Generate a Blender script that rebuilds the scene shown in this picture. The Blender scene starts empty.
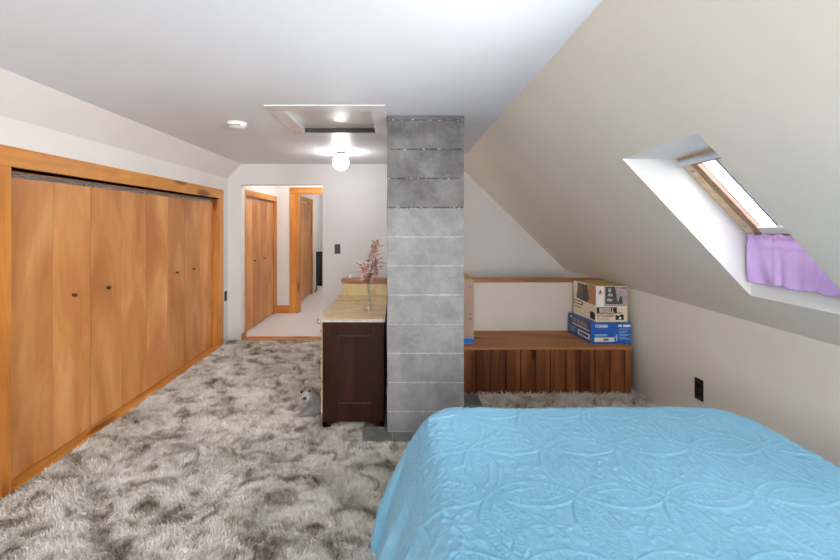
import bpy, bmesh, math, random
import numpy as np
from mathutils import Vector, Matrix, noise as mnoise

random.seed(7)
rng = np.random.default_rng(11)
scene = bpy.context.scene
COL = scene.collection
PI = math.pi
ORIGIN = {}          # world origin of every built object, by name

# ------------------------------------------------------------------ materials
def lin(c):
    return tuple(((v/255)/12.92 if v/255 <= 0.04045 else ((v/255+0.055)/1.055)**2.4) for v in c)

class NT:
    def __init__(self, name):
        self.m = bpy.data.materials.new(name); self.m.use_nodes = True
        self.t = self.m.node_tree; self.n = self.t.nodes; self.l = self.t.links
        self.b = self.n['Principled BSDF']
    def add(self, kind, **kw):
        nd = self.n.new(kind)
        for k, v in kw.items():
            if k in nd.inputs.keys(): nd.inputs[k].default_value = v
            else: setattr(nd, k, v)
        return nd
    def link(self, a, b): self.l.new(a, b)
    def ramp(self, fac, stops):
        r = self.n.new('ShaderNodeValToRGB')
        while len(r.color_ramp.elements) < len(stops): r.color_ramp.elements.new(0.5)
        for e, (p, c) in zip(r.color_ramp.elements, stops):
            e.position = p; e.color = (*c, 1)
        self.link(fac, r.inputs['Fac']); return r.outputs['Color']
    def coords(self, scale=(1,1,1), rand=False):
        tc = self.n.new('ShaderNodeTexCoord'); mp = self.n.new('ShaderNodeMapping')
        mp.inputs['Scale'].default_value = scale
        src = tc.outputs['Object']
        if rand:
            oi = self.n.new('ShaderNodeObjectInfo')
            mul = self.n.new('ShaderNodeMath'); mul.operation = 'MULTIPLY'; mul.inputs[1].default_value = 37.0
            self.link(oi.outputs['Random'], mul.inputs[0])
            ad = self.n.new('ShaderNodeVectorMath'); ad.operation = 'ADD'
            self.link(src, ad.inputs[0]); self.link(mul.outputs[0], ad.inputs[1]); src = ad.outputs[0]
        self.link(src, mp.inputs['Vector']); return mp.outputs['Vector']
    def noise(self, vec, scale, detail=4, rough=0.55, dist=0.0):
        nd = self.add('ShaderNodeTexNoise', Scale=scale, Detail=detail, Roughness=rough, Distortion=dist)
        self.link(vec, nd.inputs['Vector']); return nd.outputs['Fac']
    def mixc(self, fac, a, b, mode='MIX'):
        nd = self.n.new('ShaderNodeMix'); nd.data_type = 'RGBA'; nd.blend_type = mode
        for i, v in ((0, fac), (6, a), (7, b)):
            if isinstance(v, (int, float)): nd.inputs[i].default_value = v
            elif isinstance(v, tuple): nd.inputs[i].default_value = (*v, 1)
            else: self.link(v, nd.inputs[i])
        return nd.outputs[2]
    def bump(self, h, strength=0.2, dist=0.01):
        bp = self.add('ShaderNodeBump', Strength=strength, Distance=dist)
        self.link(h, bp.inputs['Height']); self.link(bp.outputs['Normal'], self.b.inputs['Normal'])
    def base(self, c):
        if isinstance(c, tuple): self.b.inputs['Base Color'].default_value = (*c, 1)
        else: self.link(c, self.b.inputs['Base Color'])
    def set(self, **kw):
        for k, v in kw.items(): self.b.inputs[k.replace('_', ' ')].default_value = v
        return self.m

def plain(name, rgb, rough=0.5, metal=0.0, var=0.0, scale=20, bump=0.0, spec=0.5):
    t = NT(name); c = lin(rgb)
    v = t.coords()
    f = t.noise(v, scale, 3)
    if var > 0:
        t.base(t.ramp(f, [(0.3, tuple(x*(1-var) for x in c)), (0.7, tuple(min(1, x*(1+var)) for x in c))]))
    else: t.base(c)
    if bump > 0: t.bump(f, bump, 0.004)
    return t.set(Roughness=rough, Metallic=metal, Specular_IOR_Level=spec)

def paint(name, rgb, rough=0.55, spec=0.3):
    t = NT(name); c = lin(rgb); v = t.coords()
    f = t.noise(v, 2.2, 3); g = t.noise(v, 160, 2)
    t.base(t.ramp(f, [(0.3, tuple(x*0.975 for x in c)), (0.7, tuple(x*1.02 for x in c))]))
    t.bump(g, 0.06, 0.002)
    return t.set(Roughness=rough, Specular_IOR_Level=spec)

def wood(name, dark, mid, light, axis='z', knots=0.0, rough=0.38, scale=1.0, figure=1.0, spec=0.4, plank=None):
    """grain runs along `axis`; figure makes the wavy cathedral pattern"""
    t = NT(name)
    sc = {'x': (0.8, 9, 9), 'y': (9, 0.8, 9), 'z': (9, 9, 0.8)}[axis]
    sc = tuple(s*scale for s in sc)
    v = t.coords(sc, rand=True)
    f1 = t.noise(v, 1.0, 5, 0.6, 0.8*figure)
    v2 = t.coords(tuple(s*6 for s in sc), rand=True)
    f2 = t.noise(v2, 1.0, 3, 0.6)
    v3 = t.coords((1.6, 1.6, 1.6), rand=True)
    f3 = t.noise(v3, 1.5, 3, 0.5, 1.0)
    c = t.ramp(f1, [(0.28, lin(dark)), (0.5, lin(mid)), (0.74, lin(light))])
    fine = t.ramp(f2, [(0.3, (0.80, 0.78, 0.75)), (0.65, (1.04, 1.04, 1.04))])
    c = t.mixc(0.55, c, fine, 'MULTIPLY')
    big = t.ramp(f3, [(0.3, (0.84, 0.80, 0.76)), (0.7, (1.08, 1.08, 1.06))])
    c = t.mixc(0.8, c, big, 'MULTIPLY')
    if plank:
        ax, w, off = plank
        tc = t.n.new('ShaderNodeTexCoord'); sp = t.n.new('ShaderNodeSeparateXYZ'); t.link(tc.outputs['Object'], sp.inputs[0])
        m1 = t.add('ShaderNodeMath', operation='MULTIPLY_ADD'); m1.inputs[1].default_value = 1/w; m1.inputs[2].default_value = off
        t.link(sp.outputs[ax], m1.inputs[0])
        fl = t.add('ShaderNodeMath', operation='FLOOR'); t.link(m1.outputs[0], fl.inputs[0])
        wn = t.n.new('ShaderNodeTexWhiteNoise'); wn.noise_dimensions = '1D'; t.link(fl.outputs[0], wn.inputs['W'])
        c = t.mixc(1.0, c, t.ramp(wn.outputs['Value'], [(0.0, (0.62, 0.58, 0.56)), (1.0, (1.2, 1.17, 1.13))]), 'MULTIPLY')
    if knots > 0:
        ks = {'x': (2.2, 8, 8), 'y': (8, 2.2, 8), 'z': (8, 8, 2.2)}[axis]
        kv = t.coords(ks, rand=True)
        vo = t.add('ShaderNodeTexVoronoi', Scale=knots); t.link(kv, vo.inputs['Vector'])
        kc = t.ramp(vo.outputs['Distance'], [(0.0, (0.16, 0.08, 0.05)), (0.10, (0.35, 0.2, 0.12)), (0.16, (1, 1, 1))])
        c = t.mixc(0.85, c, kc, 'MULTIPLY')
    t.base(c); t.bump(f2, 0.05, 0.002)
    return t.set(Roughness=rough, Specular_IOR_Level=spec)

M = {}
M['ceiling']   = paint('satin white ceiling paint', (226, 231, 239), 0.42, 0.10)
M['slope']     = paint('warm off white slope paint', (234, 226, 215), 0.5, 0.3)
M['wall']      = paint('white wall paint', (226, 222, 219), 0.55)
M['wall_b']    = paint('soft white wall paint', (216, 214, 213), 0.55)
M['wall_s']    = paint('warm grey white wall paint', (212, 203, 193), 0.55)
M['shaft']     = paint('bright white shaft paint', (230, 228, 226), 0.5)
M['white']     = plain('white plastic', (232, 230, 226), 0.4)
M['hatch']     = paint('glossy white hatch paint', (224, 225, 227), 0.22, 0.5)
M['gap_shade']       = plain('dark gap shade', (60, 58, 56), 0.8, var=0.2)  # dark tone painting the shadow gap at the hatch's far edge
def ply():
    t = NT('birch plywood'); v = t.coords((2.4, 2.4, 0.8), rand=True)
    f = t.noise(v, 1.1, 2, 0.45, 0.9)
    m1 = t.add('ShaderNodeMath', operation='MULTIPLY'); m1.inputs[1].default_value = 70; t.link(f, m1.inputs[0])
    m2 = t.add('ShaderNodeMath', operation='SINE'); t.link(m1.outputs[0], m2.inputs[0])
    m3 = t.add('ShaderNodeMath', operation='MULTIPLY_ADD'); m3.inputs[1].default_value = .5; m3.inputs[2].default_value = .5; t.link(m2.outputs[0], m3.inputs[0])
    b = t.noise(v, 1.5, 3, 0.5, 0.8); st = t.noise(t.coords((40, 40, 2.5), rand=True), 1.0, 3)
    c = t.ramp(b, [(0.28, lin((178, 112, 60))), (0.5, lin((202, 140, 84))), (0.72, lin((220, 164, 108)))])
    c = t.mixc(0.16, c, t.ramp(m3.outputs[0], [(0.0, (0.78, 0.73, 0.66)), (0.7, (1.05, 1.05, 1.05))]), 'MULTIPLY')
    c = t.mixc(0.35, c, t.ramp(st, [(0.3, (0.82, 0.80, 0.77)), (0.65, (1.05, 1.05, 1.05))]), 'MULTIPLY')
    oi = t.n.new('ShaderNodeObjectInfo')
    c = t.mixc(1.0, c, t.ramp(oi.outputs['Random'], [(0.0, (0.86, 0.82, 0.77)), (1.0, (1.08, 1.07, 1.06))]), 'MULTIPLY')
    t.base(c); t.bump(st, 0.04, 0.002)
    return t.set(Roughness=0.36, Specular_IOR_Level=0.4)
M['door_ply'] = ply()
M['pine_y']    = wood('orange pine along', (184, 114, 46), (206, 138, 62), (222, 160, 84), 'y', 0.45, 0.36)
M['pine_z']    = wood('orange pine upright', (182, 110, 46), (204, 134, 62), (220, 156, 82), 'z', 0.45, 0.36)
M['pine_x']    = wood('orange pine across', (178, 106, 44), (200, 128, 58), (216, 150, 78), 'x', 0.45, 0.36)
M['cap']       = wood('stained pine cap', (146, 88, 40), (174, 112, 58), (194, 134, 76), 'x', 0.3, 0.4)
M['bench']     = wood('dark stained planks', (92, 52, 32), (140, 86, 54), (172, 114, 74), 'z', 0.8, 0.5, 1.0, 1.0, 0.2, ('X', 0.1275, 0.13))
M['bench_top'] = wood('stained pine board', (146, 96, 60), (176, 120, 78), (196, 142, 96), 'x', 0.6, 0.5, 1.0, 1.0, 0.2)
M['post']      = wood('stained pine post', (120, 68, 38), (150, 92, 56), (172, 112, 72), 'z', 0, 0.4)
M['mahog']     = wood('dark mahogany', (28, 14, 9), (42, 21, 14), (62, 32, 21), 'z', 0, 0.5, 0.8, 0.6, 0.12)
M['mahog_x']   = wood('dark mahogany across', (38, 18, 13), (54, 26, 18), (72, 36, 24), 'x', 0, 0.38, 0.8, 0.6)
M['cream']     = wood('worn cream drawer edge', (140, 116, 84), (178, 156, 122), (200, 182, 150), 'z', 0, 0.5)
M['iron']      = plain('black iron', (26, 25, 25), 0.45, 0.6)
M['bronze']    = plain('dark bronze', (92, 66, 42), 0.35, 0.5)
M['brownplate']= plain('dark brown plate', (40, 32, 27), 0.4)
M['slot']      = plain('black slot', (12, 11, 10), 0.6)
M['track']     = plain('grey steel track', (150, 146, 142), 0.4, 0.5)
M['metal']     = plain('brushed steel', (175, 176, 178), 0.35, 0.8)
M['black']     = plain('glossy black', (14, 13, 13), 0.2)
M['plush']     = plain('grey plush', (122, 118, 114), 0.95, var=0.18, scale=90, bump=0.5, spec=0.1)
M['plush_l']   = plain('pale grey plush', (150, 146, 142), 0.95, var=0.12, scale=90, bump=0.5, spec=0.1)
M['card']      = plain('brown cardboard', (168, 140, 122), 0.8, var=0.06, scale=8)
M['card_top']  = plain('yellowed cardboard', (190, 166, 106), 0.75, var=0.08, scale=12)
M['bluetape']  = plain('blue tape', (28, 110, 205), 0.35)
M['box_blue']  = plain('blue printed board', (30, 92, 178), 0.4, var=0.05, scale=10)
M['box_navy']  = plain('dark blue printed board', (52, 78, 138), 0.4, var=0.08, scale=12)
M['box_cream'] = plain('cream printed board', (226, 208, 180), 0.45, var=0.03)
M['box_white'] = plain('white print', (232, 226, 220), 0.45)
M['ink']       = plain('black ink', (26, 22, 22), 0.45)
M['red']       = plain('red ink', (170, 52, 44), 0.45)
M['grey_ink']  = plain('grey ink', (120, 116, 114), 0.5)
M['lilac']     = plain('mauve grey photo print', (172, 158, 168), 0.5, var=0.22, scale=30)
M['photo_dark'] = plain('dark photo print', (74, 70, 68), 0.5, var=0.3, scale=60)
M['photo_light'] = plain('light photo print', (176, 172, 168), 0.5, var=0.15, scale=60)
M['canopy'] = plain('grey lamp canopy', (52, 51, 50), 0.7)
M['slope_white'] = M['wall']
M['tan_print'] = plain('brown photo print', (176, 130, 88), 0.5, var=0.35, scale=40)
M['paleblue']  = plain('pale blue print', (150, 190, 230), 0.45)
M['stem']      = plain('brown stem', (92, 66, 44), 0.7)
M['leaf']      = plain('olive leaf', (124, 100, 58), 0.6, var=0.25, scale=60)
M['blossom']   = plain('dusty pink petal', (188, 146, 134), 0.7, var=0.28, scale=70)
M['vent']      = plain('bluish white aluminium', (214, 224, 234), 0.35, 0.0)
M['jamb']      = wood('pale pine jamb', (216, 178, 140), (230, 196, 160), (238, 210, 178), 'y', 0, 0.4)
M['sash']      = wood('pink brown sash', (150, 112, 92), (172, 132, 112), (188, 152, 132), 'y', 0, 0.4)
M['hallcarpet']= plain('pale hall carpet', (222, 217, 212), 0.95, var=0.05, scale=120, bump=0.3, spec=0.1)
M['mattress']  = plain('white ticking', (215, 212, 206), 0.9, spec=0.1)
M['slate']     = plain('grey hearth tile', (112, 112, 112), 0.6, var=0.22, scale=14, bump=0.15)
M['grout']     = plain('pale grout', (150, 146, 140), 0.85)

t = NT('travertine top'); v = t.coords((3, 7, 3))
f = t.noise(v, 2.0, 6, 0.6, 0.6)
t.base(t.ramp(f, [(0.25, lin((170, 136, 82))), (0.5, lin((194, 162, 104))), (0.75, lin((212, 184, 130)))]))
M['stone'] = t.set(Roughness=0.22)
M['stone_edge'] = plain('grey stone edge', (158, 150, 140), 0.4, var=0.2, scale=60)

def block_mat(name, lo, hi):
    t = NT(name); v = t.coords()
    f = t.noise(v, 7, 6, 0.65); g = t.noise(v, 110, 4, 0.7); w = t.noise(t.coords((3, 3, 9)), 2.0, 5, 0.7, 0.8)
    c = t.ramp(f, [(0.3, lin(lo)), (0.72, lin(hi))])
    c = t.mixc(0.5, c, t.ramp(g, [(0.3, (0.72, 0.72, 0.72)), (0.7, (1.12, 1.12, 1.12))]), 'MULTIPLY')
    c = t.mixc(0.6, c, t.ramp(w, [(0.30, (0.72, 0.72, 0.73)), (0.42, (1, 1, 1)), (0.7, (1, 1, 1)), (0.82, (1.2, 1.2, 1.2))]), 'MULTIPLY')
    t.base(c); t.bump(g, 0.35, 0.004)
    return t.set(Roughness=0.9, Specular_IOR_Level=0.2)
M['block'] = block_mat('grey concrete block', (114, 113, 114), (146, 145, 146))
M['block_d'] = block_mat('darker concrete block', (88, 87, 87), (128, 127, 127))  # darker tone for the upper chimney courses
M['mortar'] = block_mat('rough mortar', (150, 149, 148), (182, 181, 180))
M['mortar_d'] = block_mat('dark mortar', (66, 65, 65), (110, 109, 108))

def carpet_mat():
    t = NT('mottled shag carpet')
    tc = t.n.new('ShaderNodeTexCoord')
    mp = t.n.new('ShaderNodeMapping'); mp.inputs['Rotation'].default_value = (0, 0, 0.35); mp.inputs['Scale'].default_value = (1.0, 1.25, 0.0)
    t.link(tc.outputs['Object'], mp.inputs['Vector']); v = mp.outputs['Vector']
    f = t.noise(v, 6.6, 6, 0.66, 0.9)
    c = t.ramp(f, [(0.30, lin((122, 109, 94))), (0.40, lin((176, 166, 152))), (0.50, lin((224, 218, 209))), (0.64, lin((244, 241, 236)))])
    g = t.noise(v, 60, 3, 0.6)
    c = t.mixc(0.6, c, t.ramp(g, [(0.3, (0.80, 0.78, 0.76)), (0.7, (1.08, 1.08, 1.08))]), 'MULTIPLY')
    t.base(c)
    return t.set(Roughness=0.9, Specular_IOR_Level=0.12)
M['carpet'] = carpet_mat()

t = NT('light blue matelasse cotton'); v = t.coords()
f = t.noise(v, 3, 3); g = t.noise(v, 420, 2, 0.6); h2 = t.noise(v, 120, 3, 0.6)
t.base(t.ramp(f, [(0.3, lin((118, 173, 203))), (0.7, lin((126, 181, 210)))]))
mx = t.add('ShaderNodeMath', operation='ADD'); t.link(g, mx.inputs[0]); t.link(h2, mx.inputs[1])
t.bump(mx.outputs[0], 0.25, 0.004)
M['quilt'] = t.set(Roughness=0.85, Specular_IOR_Level=0.15)
M['quilt'].node_tree.nodes['Principled BSDF'].inputs['Sheen Weight'].default_value = 0.15

t = NT('lilac cotton'); v = t.coords()
f = t.noise(v, 14, 4); g = t.noise(v, 500, 2)
t.base(t.ramp(f, [(0.3, lin((220, 180, 242))), (0.7, lin((232, 198, 248)))])); t.bump(g, 0.2, 0.002)
t.b.inputs['Subsurface Weight'].default_value = 0.0
M['curtain'] = t.set(Roughness=0.85, Specular_IOR_Level=0.15)
tl_ = t.n.new('ShaderNodeBsdfTranslucent'); tl_.inputs[0].default_value = (*lin((224, 194, 242)), 1)
mx_ = t.n.new('ShaderNodeMixShader'); mx_.inputs[0].default_value = 0.15
t.link(t.b.outputs[0], mx_.inputs[1]); t.link(tl_.outputs[0], mx_.inputs[2]); t.link(mx_.outputs[0], t.n['Material Output'].inputs['Surface'])

def emission(name, rgb, s):
    m = bpy.data.materials.new(name); m.use_nodes = True; nt = m.node_tree
    nt.nodes.remove(nt.nodes['Principled BSDF'])
    e = nt.nodes.new('ShaderNodeEmission'); e.inputs[0].default_value = (*rgb, 1); e.inputs[1].default_value = s
    nt.links.new(e.outputs[0], nt.nodes['Material Output'].inputs['Surface']); return m
M['globe'] = emission('lit milk glass', (1.0, 0.99, 0.97), 20)
M['hall_fill'] = emission('added hall fill glow', (1.0, 0.98, 0.95), 50)  # glow of the added hall and far room fill lamps
M['room_fill'] = emission('added room fill glow', (1.0, 0.975, 0.94), 10)  # glow of the added lamp behind the camera
M['smalllamp'] = emission('warm lamp shade', (1.0, 0.82, 0.58), 3)

def pane_mat(name, tint, gloss):
    m = bpy.data.materials.new(name); m.use_nodes = True; nt = m.node_tree
    nt.nodes.remove(nt.nodes['Principled BSDF'])
    tr = nt.nodes.new('ShaderNodeBsdfTransparent'); tr.inputs[0].default_value = (*tint, 1)
    gl = nt.nodes.new('ShaderNodeBsdfGlossy'); gl.inputs['Roughness'].default_value = 0.03
    lw = nt.nodes.new('ShaderNodeLayerWeight')
    pw = nt.nodes.new('ShaderNodeMath'); pw.operation = 'POWER'; pw.inputs[1].default_value = 5.0
    fr = nt.nodes.new('ShaderNodeMath'); fr.operation = 'MULTIPLY_ADD'; fr.inputs[1].default_value = 0.9; fr.inputs[2].default_value = gloss
    nt.links.new(lw.outputs['Facing'], pw.inputs[0]); nt.links.new(pw.outputs[0], fr.inputs[0])
    mx = nt.nodes.new('ShaderNodeMixShader')
    nt.links.new(fr.outputs[0], mx.inputs[0]); nt.links.new(tr.outputs[0], mx.inputs[1]); nt.links.new(gl.outputs[0], mx.inputs[2])
    nt.links.new(mx.outputs[0], nt.nodes['Material Output'].inputs['Surface']); return m
M['pane'] = pane_mat('window glass', (0.93, 0.96, 0.98), 0.04)
M['vase'] = pane_mat('clear bud vase glass', (0.95, 0.945, 0.915), 0.10)

# ------------------------------------------------------------------ mesh builder
class MB:
    def __init__(self): self.v = []; self.f = []; self.s = []; self.mi = []
    def poly(self, vs, faces, smooth=False, mi=0):
        self.g = getattr(self, 'g', []); self.g.append((list(vs), list(faces), smooth))
        o = len(self.v); self.v += [tuple(p) for p in vs]
        for f in faces: self.f.append([o+i for i in f]); self.s.append(smooth); self.mi.append(mi)
        return self
    def box(self, a, b, mi=0):
        x0, y0, z0 = a; x1, y1, z1 = b
        x0, x1 = min(x0, x1), max(x0, x1); y0, y1 = min(y0, y1), max(y0, y1); z0, z1 = min(z0, z1), max(z0, z1)
        return self.poly([(x0,y0,z0),(x1,y0,z0),(x1,y1,z0),(x0,y1,z0),(x0,y0,z1),(x1,y0,z1),(x1,y1,z1),(x0,y1,z1)],
            [(0,3,2,1),(4,5,6,7),(0,1,5,4),(1,2,6,5),(2,3,7,6),(3,0,4,7)], mi=mi)
    def hexa(self, p, mi=0):   # 8 points: bottom 4 then top 4
        return self.poly(p, [(0,3,2,1),(4,5,6,7),(0,1,5,4),(1,2,6,5),(2,3,7,6),(3,0,4,7)], mi=mi)
    def prism(self, pts, d):   # pts: polygon in 3-D, d: extrusion vector
        n = len(pts); q = [Vector(p) for p in pts]; d = Vector(d)
        return self.poly(q+[p+d for p in q], [tuple(range(n))[::-1], tuple(range(n, 2*n))]+[(i,(i+1)%n,n+(i+1)%n,n+i) for i in range(n)])
    def lathe(self, prof, c, axis=(0,0,1), seg=24, smooth=True):
        ax = Vector(axis).normalized(); q = ax.to_track_quat('Z', 'Y'); c = Vector(c); vs = []
        for r, z in prof:
            for k in range(seg):
                a = 2*PI*k/seg; vs.append(c + q @ Vector((max(r,1e-5)*math.cos(a), max(r,1e-5)*math.sin(a), z)))
        fs = []
        for i in range(len(prof)-1):
            for k in range(seg):
                k2 = (k+1)%seg; fs.append((i*seg+k, i*seg+k2, (i+1)*seg+k2, (i+1)*seg+k))
        return self.poly(vs, fs, smooth)
    def ball(self, c, r, sx=1, sy=1, sz=1, seg=16, rot=None):
        n = seg//2; vs = []; c = Vector(c)
        for i in range(n+1):
            t = PI*i/n
            for k in range(seg):
                a = 2*PI*k/seg; p = Vector((max(math.sin(t),1e-4)*math.cos(a)*r*sx, max(math.sin(t),1e-4)*math.sin(a)*r*sy, math.cos(t)*r*sz))
                if rot: p = rot @ p
                vs.append(c+p)
        fs = [(i*seg+k, (i+1)*seg+k, (i+1)*seg+(k+1)%seg, i*seg+(k+1)%seg) for i in range(n) for k in range(seg)]
        return self.poly(vs, fs, True)
    def tube(self, path, r, seg=8, caps=True):
        path = [Vector(p) for p in path]; rs = r if isinstance(r, (list, tuple)) else [r]*len(path); vs = []
        for i, p in enumerate(path):
            d = (path[min(i+1, len(path)-1)]-path[max(i-1, 0)]).normalized(); q = d.to_track_quat('Z', 'Y')
            for k in range(seg):
                a = 2*PI*k/seg; vs.append(p + q @ Vector((rs[i]*math.cos(a), rs[i]*math.sin(a), 0)))
        n = len(path)
        fs = [(i*seg+k, i*seg+(k+1)%seg, (i+1)*seg+(k+1)%seg, (i+1)*seg+k) for i in range(n-1) for k in range(seg)]
        if caps: fs += [tuple(range(seg))[::-1], tuple((n-1)*seg+k for k in range(seg))]
        return self.poly(vs, fs, True)
    def each(self, name, mat, parent):
        for vs, fs, sm in self.g: MB().poly(vs, fs, sm).build(name, mat, parent)
    def build(self, name, mat, parent=None, origin=None, bevel=0.0, seg=2):
        o3 = Vector(ORIGIN[parent.name]) if parent is not None else Vector(origin or (0,0,0))
        me = bpy.data.meshes.new(name)
        me.from_pydata([tuple(Vector(p)-o3) for p in self.v], [], self.f)
        for p, s, mi in zip(me.polygons, self.s, self.mi): p.use_smooth = s; p.material_index = mi
        for m in (mat if isinstance(mat, (list, tuple)) else [mat]): me.materials.append(M[m] if isinstance(m, str) else m)
        bm = bmesh.new(); bm.from_mesh(me); bmesh.ops.recalc_face_normals(bm, faces=bm.faces); bm.to_mesh(me); bm.free()
        o = bpy.data.objects.new(name, me); COL.objects.link(o)
        if parent is not None: o.parent = parent
        else: o.location = o3
        ORIGIN[o.name] = tuple(o3)
        if bevel > 0:
            b = o.modifiers.new('bevel', 'BEVEL'); b.width = bevel; b.segments = seg; b.limit_method = 'ANGLE'
        return o

def tag(o, label, cat, group=None, kind=None):
    o['label'] = label; o['category'] = cat
    if group: o['group'] = group
    if kind: o['kind'] = kind
    return o
def thing(name, loc, label, cat, group=None):
    o = bpy.data.objects.new(name, None); COL.objects.link(o); o.location = loc; o.empty_display_size = 0.1
    ORIGIN[o.name] = tuple(loc)
    return tag(o, label, cat, group)
def struct(mb, name, mat, bevel=0.0):
    o = mb.build(name, mat, bevel=bevel); o['kind'] = 'structure'; return o

# ------------------------------------------------------------------ dimensions
H = 1.45; CZ = 2.2125; YB = 5.0; YR = -3.4
ex = lambda y: 0.705 + 0.02023*(y-1.356)          # ceiling / slope crease
S = 0.981
slope_z = lambda x, y: CZ - S*(x-ex(y))
kx = lambda y: 2.10 + 0.02023*(y-3.44)            # knee wall face
KZ = slope_z(kx(3.44), 3.44)
XL = -2.09; XS = -1.915; ZS = 2.031               # closet wall, its small slope

# ------------------------------------------------------------------ room shell
struct(MB().box((-3.0, YR-0.15, -0.1), (2.6, YB, 0.0)), 'floor', 'carpet')
# flat ceiling around the hatch hole
hx0, hx1, hy0, hy1 = -0.745, -0.155, 2.665, 3.29
c = MB()
def cq(x0, x1, y0, y1):
    c.box((x0, y0, CZ), (x1, y1, CZ+0.02))
cq(XS, hx0, YR, YB); cq(hx0, hx1, YR, hy0); cq(hx0, hx1, hy1, YB)
c.hexa([(hx1,YR,CZ),(ex(YR),YR,CZ),(ex(YB),YB,CZ),(hx1,YB,CZ),(hx1,YR,CZ+.02),(ex(YR),YR,CZ+.02),(ex(YB),YB,CZ+.02),(hx1,YB,CZ+.02)])
struct(c, 'ceiling', 'ceiling')
struct(MB().poly([(XL,YR,ZS),(XL,YB,ZS),(XS,YB,CZ),(XS,YR,CZ)], [(0,1,2,3)]), 'ceiling_slope_left', 'wall')

# right slope with the skylight hole
A = Vector((1.154, 2.030, 0)); B = Vector((1.134, 1.497, 0)); C_ = Vector((1.878, 2.113, 0)); D_ = Vector((1.872, 1.582, 0))
for p in (A, B, C_, D_): p.z = slope_z(p.x, p.y)
def sl(x, y): return Vector((x, y, slope_z(x, y)))
e0, e1 = Vector((ex(YR), YR, CZ)), Vector((ex(YB), YB, CZ))
k0, k1 = Vector((kx(YR), YR, KZ)), Vector((kx(YB), YB, KZ))
ym = 0.9; em, km = Vector((ex(ym), ym, CZ)), Vector((kx(ym), ym, KZ))
E_ = [sl(1.13, 0.02), sl(1.13, 0.84), sl(1.56, 0.02), sl(1.56, 0.84)]  # hole for an added skylight outside the view
m = MB().poly([em, e1, k1, km, B, A, C_, D_], [(0,1,5,4),(1,2,6,5),(2,3,7,6),(3,0,4,7)])
m.poly([e0, em, km, k0]+E_, [(0,1,5,4),(1,2,7,5),(2,3,6,7),(3,0,4,6)])
struct(m, 'ceiling_slope_right', 'slope')
nr = Vector((S, 0, 1)).normalized()
m = MB(); m.poly(E_+[p+nr*.16 for p in E_], [(0,1,5,4),(1,3,7,5),(3,2,6,7),(2,0,4,6)]); struct(m, 'wall_added_shaft_rear', 'shaft')
q = [p+nr*.15 for p in E_]
o = bpy.data.objects.new('window_added_slope', None); COL.objects.link(o); o['kind'] = 'structure'; ORIGIN['window_added_slope'] = (0,0,0)  # added skylight, out of view, there to let in fill light
m = MB()
for a_, b_ in ((0,1), (1,3), (3,2), (2,0)):
    ctr = (q[0]+q[3])/2; ia, ib = q[a_].lerp(ctr, .14), q[b_].lerp(ctr, .14)
    m.hexa([q[a_], q[b_], ib, ia, q[a_]+nr*.04, q[b_]+nr*.04, ib+nr*.04, ia+nr*.04])
m.build('window_frame', 'jamb', o)
MB().poly([p+nr*.02 for p in q], [(0,1,3,2)]).build('window_pane', 'pane', o)
FILL_POS = (q[0]+q[3])/2+nr*.10
struct(MB().hexa([(kx(YR),YR,0),(kx(YR)+.1,YR,0),(kx(YB)+.1,YB,0),(kx(YB),YB,0),(kx(YR),YR,KZ),(kx(YR)+.1,YR,KZ+0.02),(kx(YB)+.1,YB,KZ+0.02),(kx(YB),YB,KZ)]), 'wall_right', 'slope')
# skylight shaft: level head, upright sill, cheeks
A2 = Vector((1.424, 2.030, 1.787)); B2 = Vector((1.404, 1.497, 1.796)); C2 = Vector((1.880, 2.108, 1.378)); D2 = Vector((1.874, 1.577, 1.386))
struct(MB().poly([A, B, C_, D_, A2, B2, C2, D2], [(0,1,5,4),(0,4,6,2),(2,6,7,3),(1,3,7,5)]), 'wall_skylight_shaft', 'shaft')

# left wall round the closet opening
oy0, oy1, oz1 = 2.17, 4.725, 1.745      # closet opening
w = MB()
w.box((XL-.12, YR, 0), (XL, oy0, ZS)); w.box((XL-.12, oy1, 0), (XL, YB, ZS)); w.box((XL-.12, oy0, oz1), (XL, oy1, ZS))
struct(w, 'wall_left', 'wall')
w = MB(); w.box((-2.85, oy0-.3, 0), (-2.80, oy1+.3, 2.1)); w.box((-2.8, oy0-.3, 0), (XL-.12, oy0-.25, 2.1)); w.box((-2.8, oy1+.2, 0), (XL-.12, oy1+.25, 2.1)); w.box((-2.8, oy0-.3, 2.08), (XL-.12, oy1+.25, 2.1))
struct(w, 'wall_closet_interior', 'wall')
# back wall with the hall doorway
dx0, dx1, dz = -1.925, -0.905, 1.955
w = MB(); w.box((XL-.12, YB, 0), (dx0, YB+.12, 2.5)); w.box((dx1, YB, 0), (2.6, YB+.12, 2.5)); w.box((dx0, YB, dz), (dx1, YB+.12, 2.5))
struct(w, 'wall_back', 'wall_b')
# unseen rear wall with an added window for fill light
w = MB(); wx0, wx1, wz0, wz1 = -1.5, 1.0, 0.75, 2.0
w.box((-2.3, YR-.12, 0), (wx0, YR, 2.5)); w.box((wx1, YR-.12, 0), (2.6, YR, 2.5)); w.box((wx0, YR-.12, 0), (wx1, YR, wz0)); w.box((wx0, YR-.12, wz1), (wx1, YR, 2.5))
struct(w, 'wall_rear', 'wall')
w2 = MB(); 
for x in (wx0, (wx0+wx1)/2-.025, wx1-.05): w2.box((x, YR-.1, wz0), (x+.05, YR-.04, wz1))
for z in (wz0, wz1-.05): w2.box((wx0, YR-.1, z), (wx1, YR-.04, z+.05))
o = struct(w2, 'window_added_rear', 'white')
pn = MB().poly([(wx0, YR-.07, wz0), (wx1, YR-.07, wz0), (wx1, YR-.07, wz1), (wx0, YR-.07, wz1)], [(0,1,2,3)]).build('window_added_rear_pane', 'pane', o)

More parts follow.
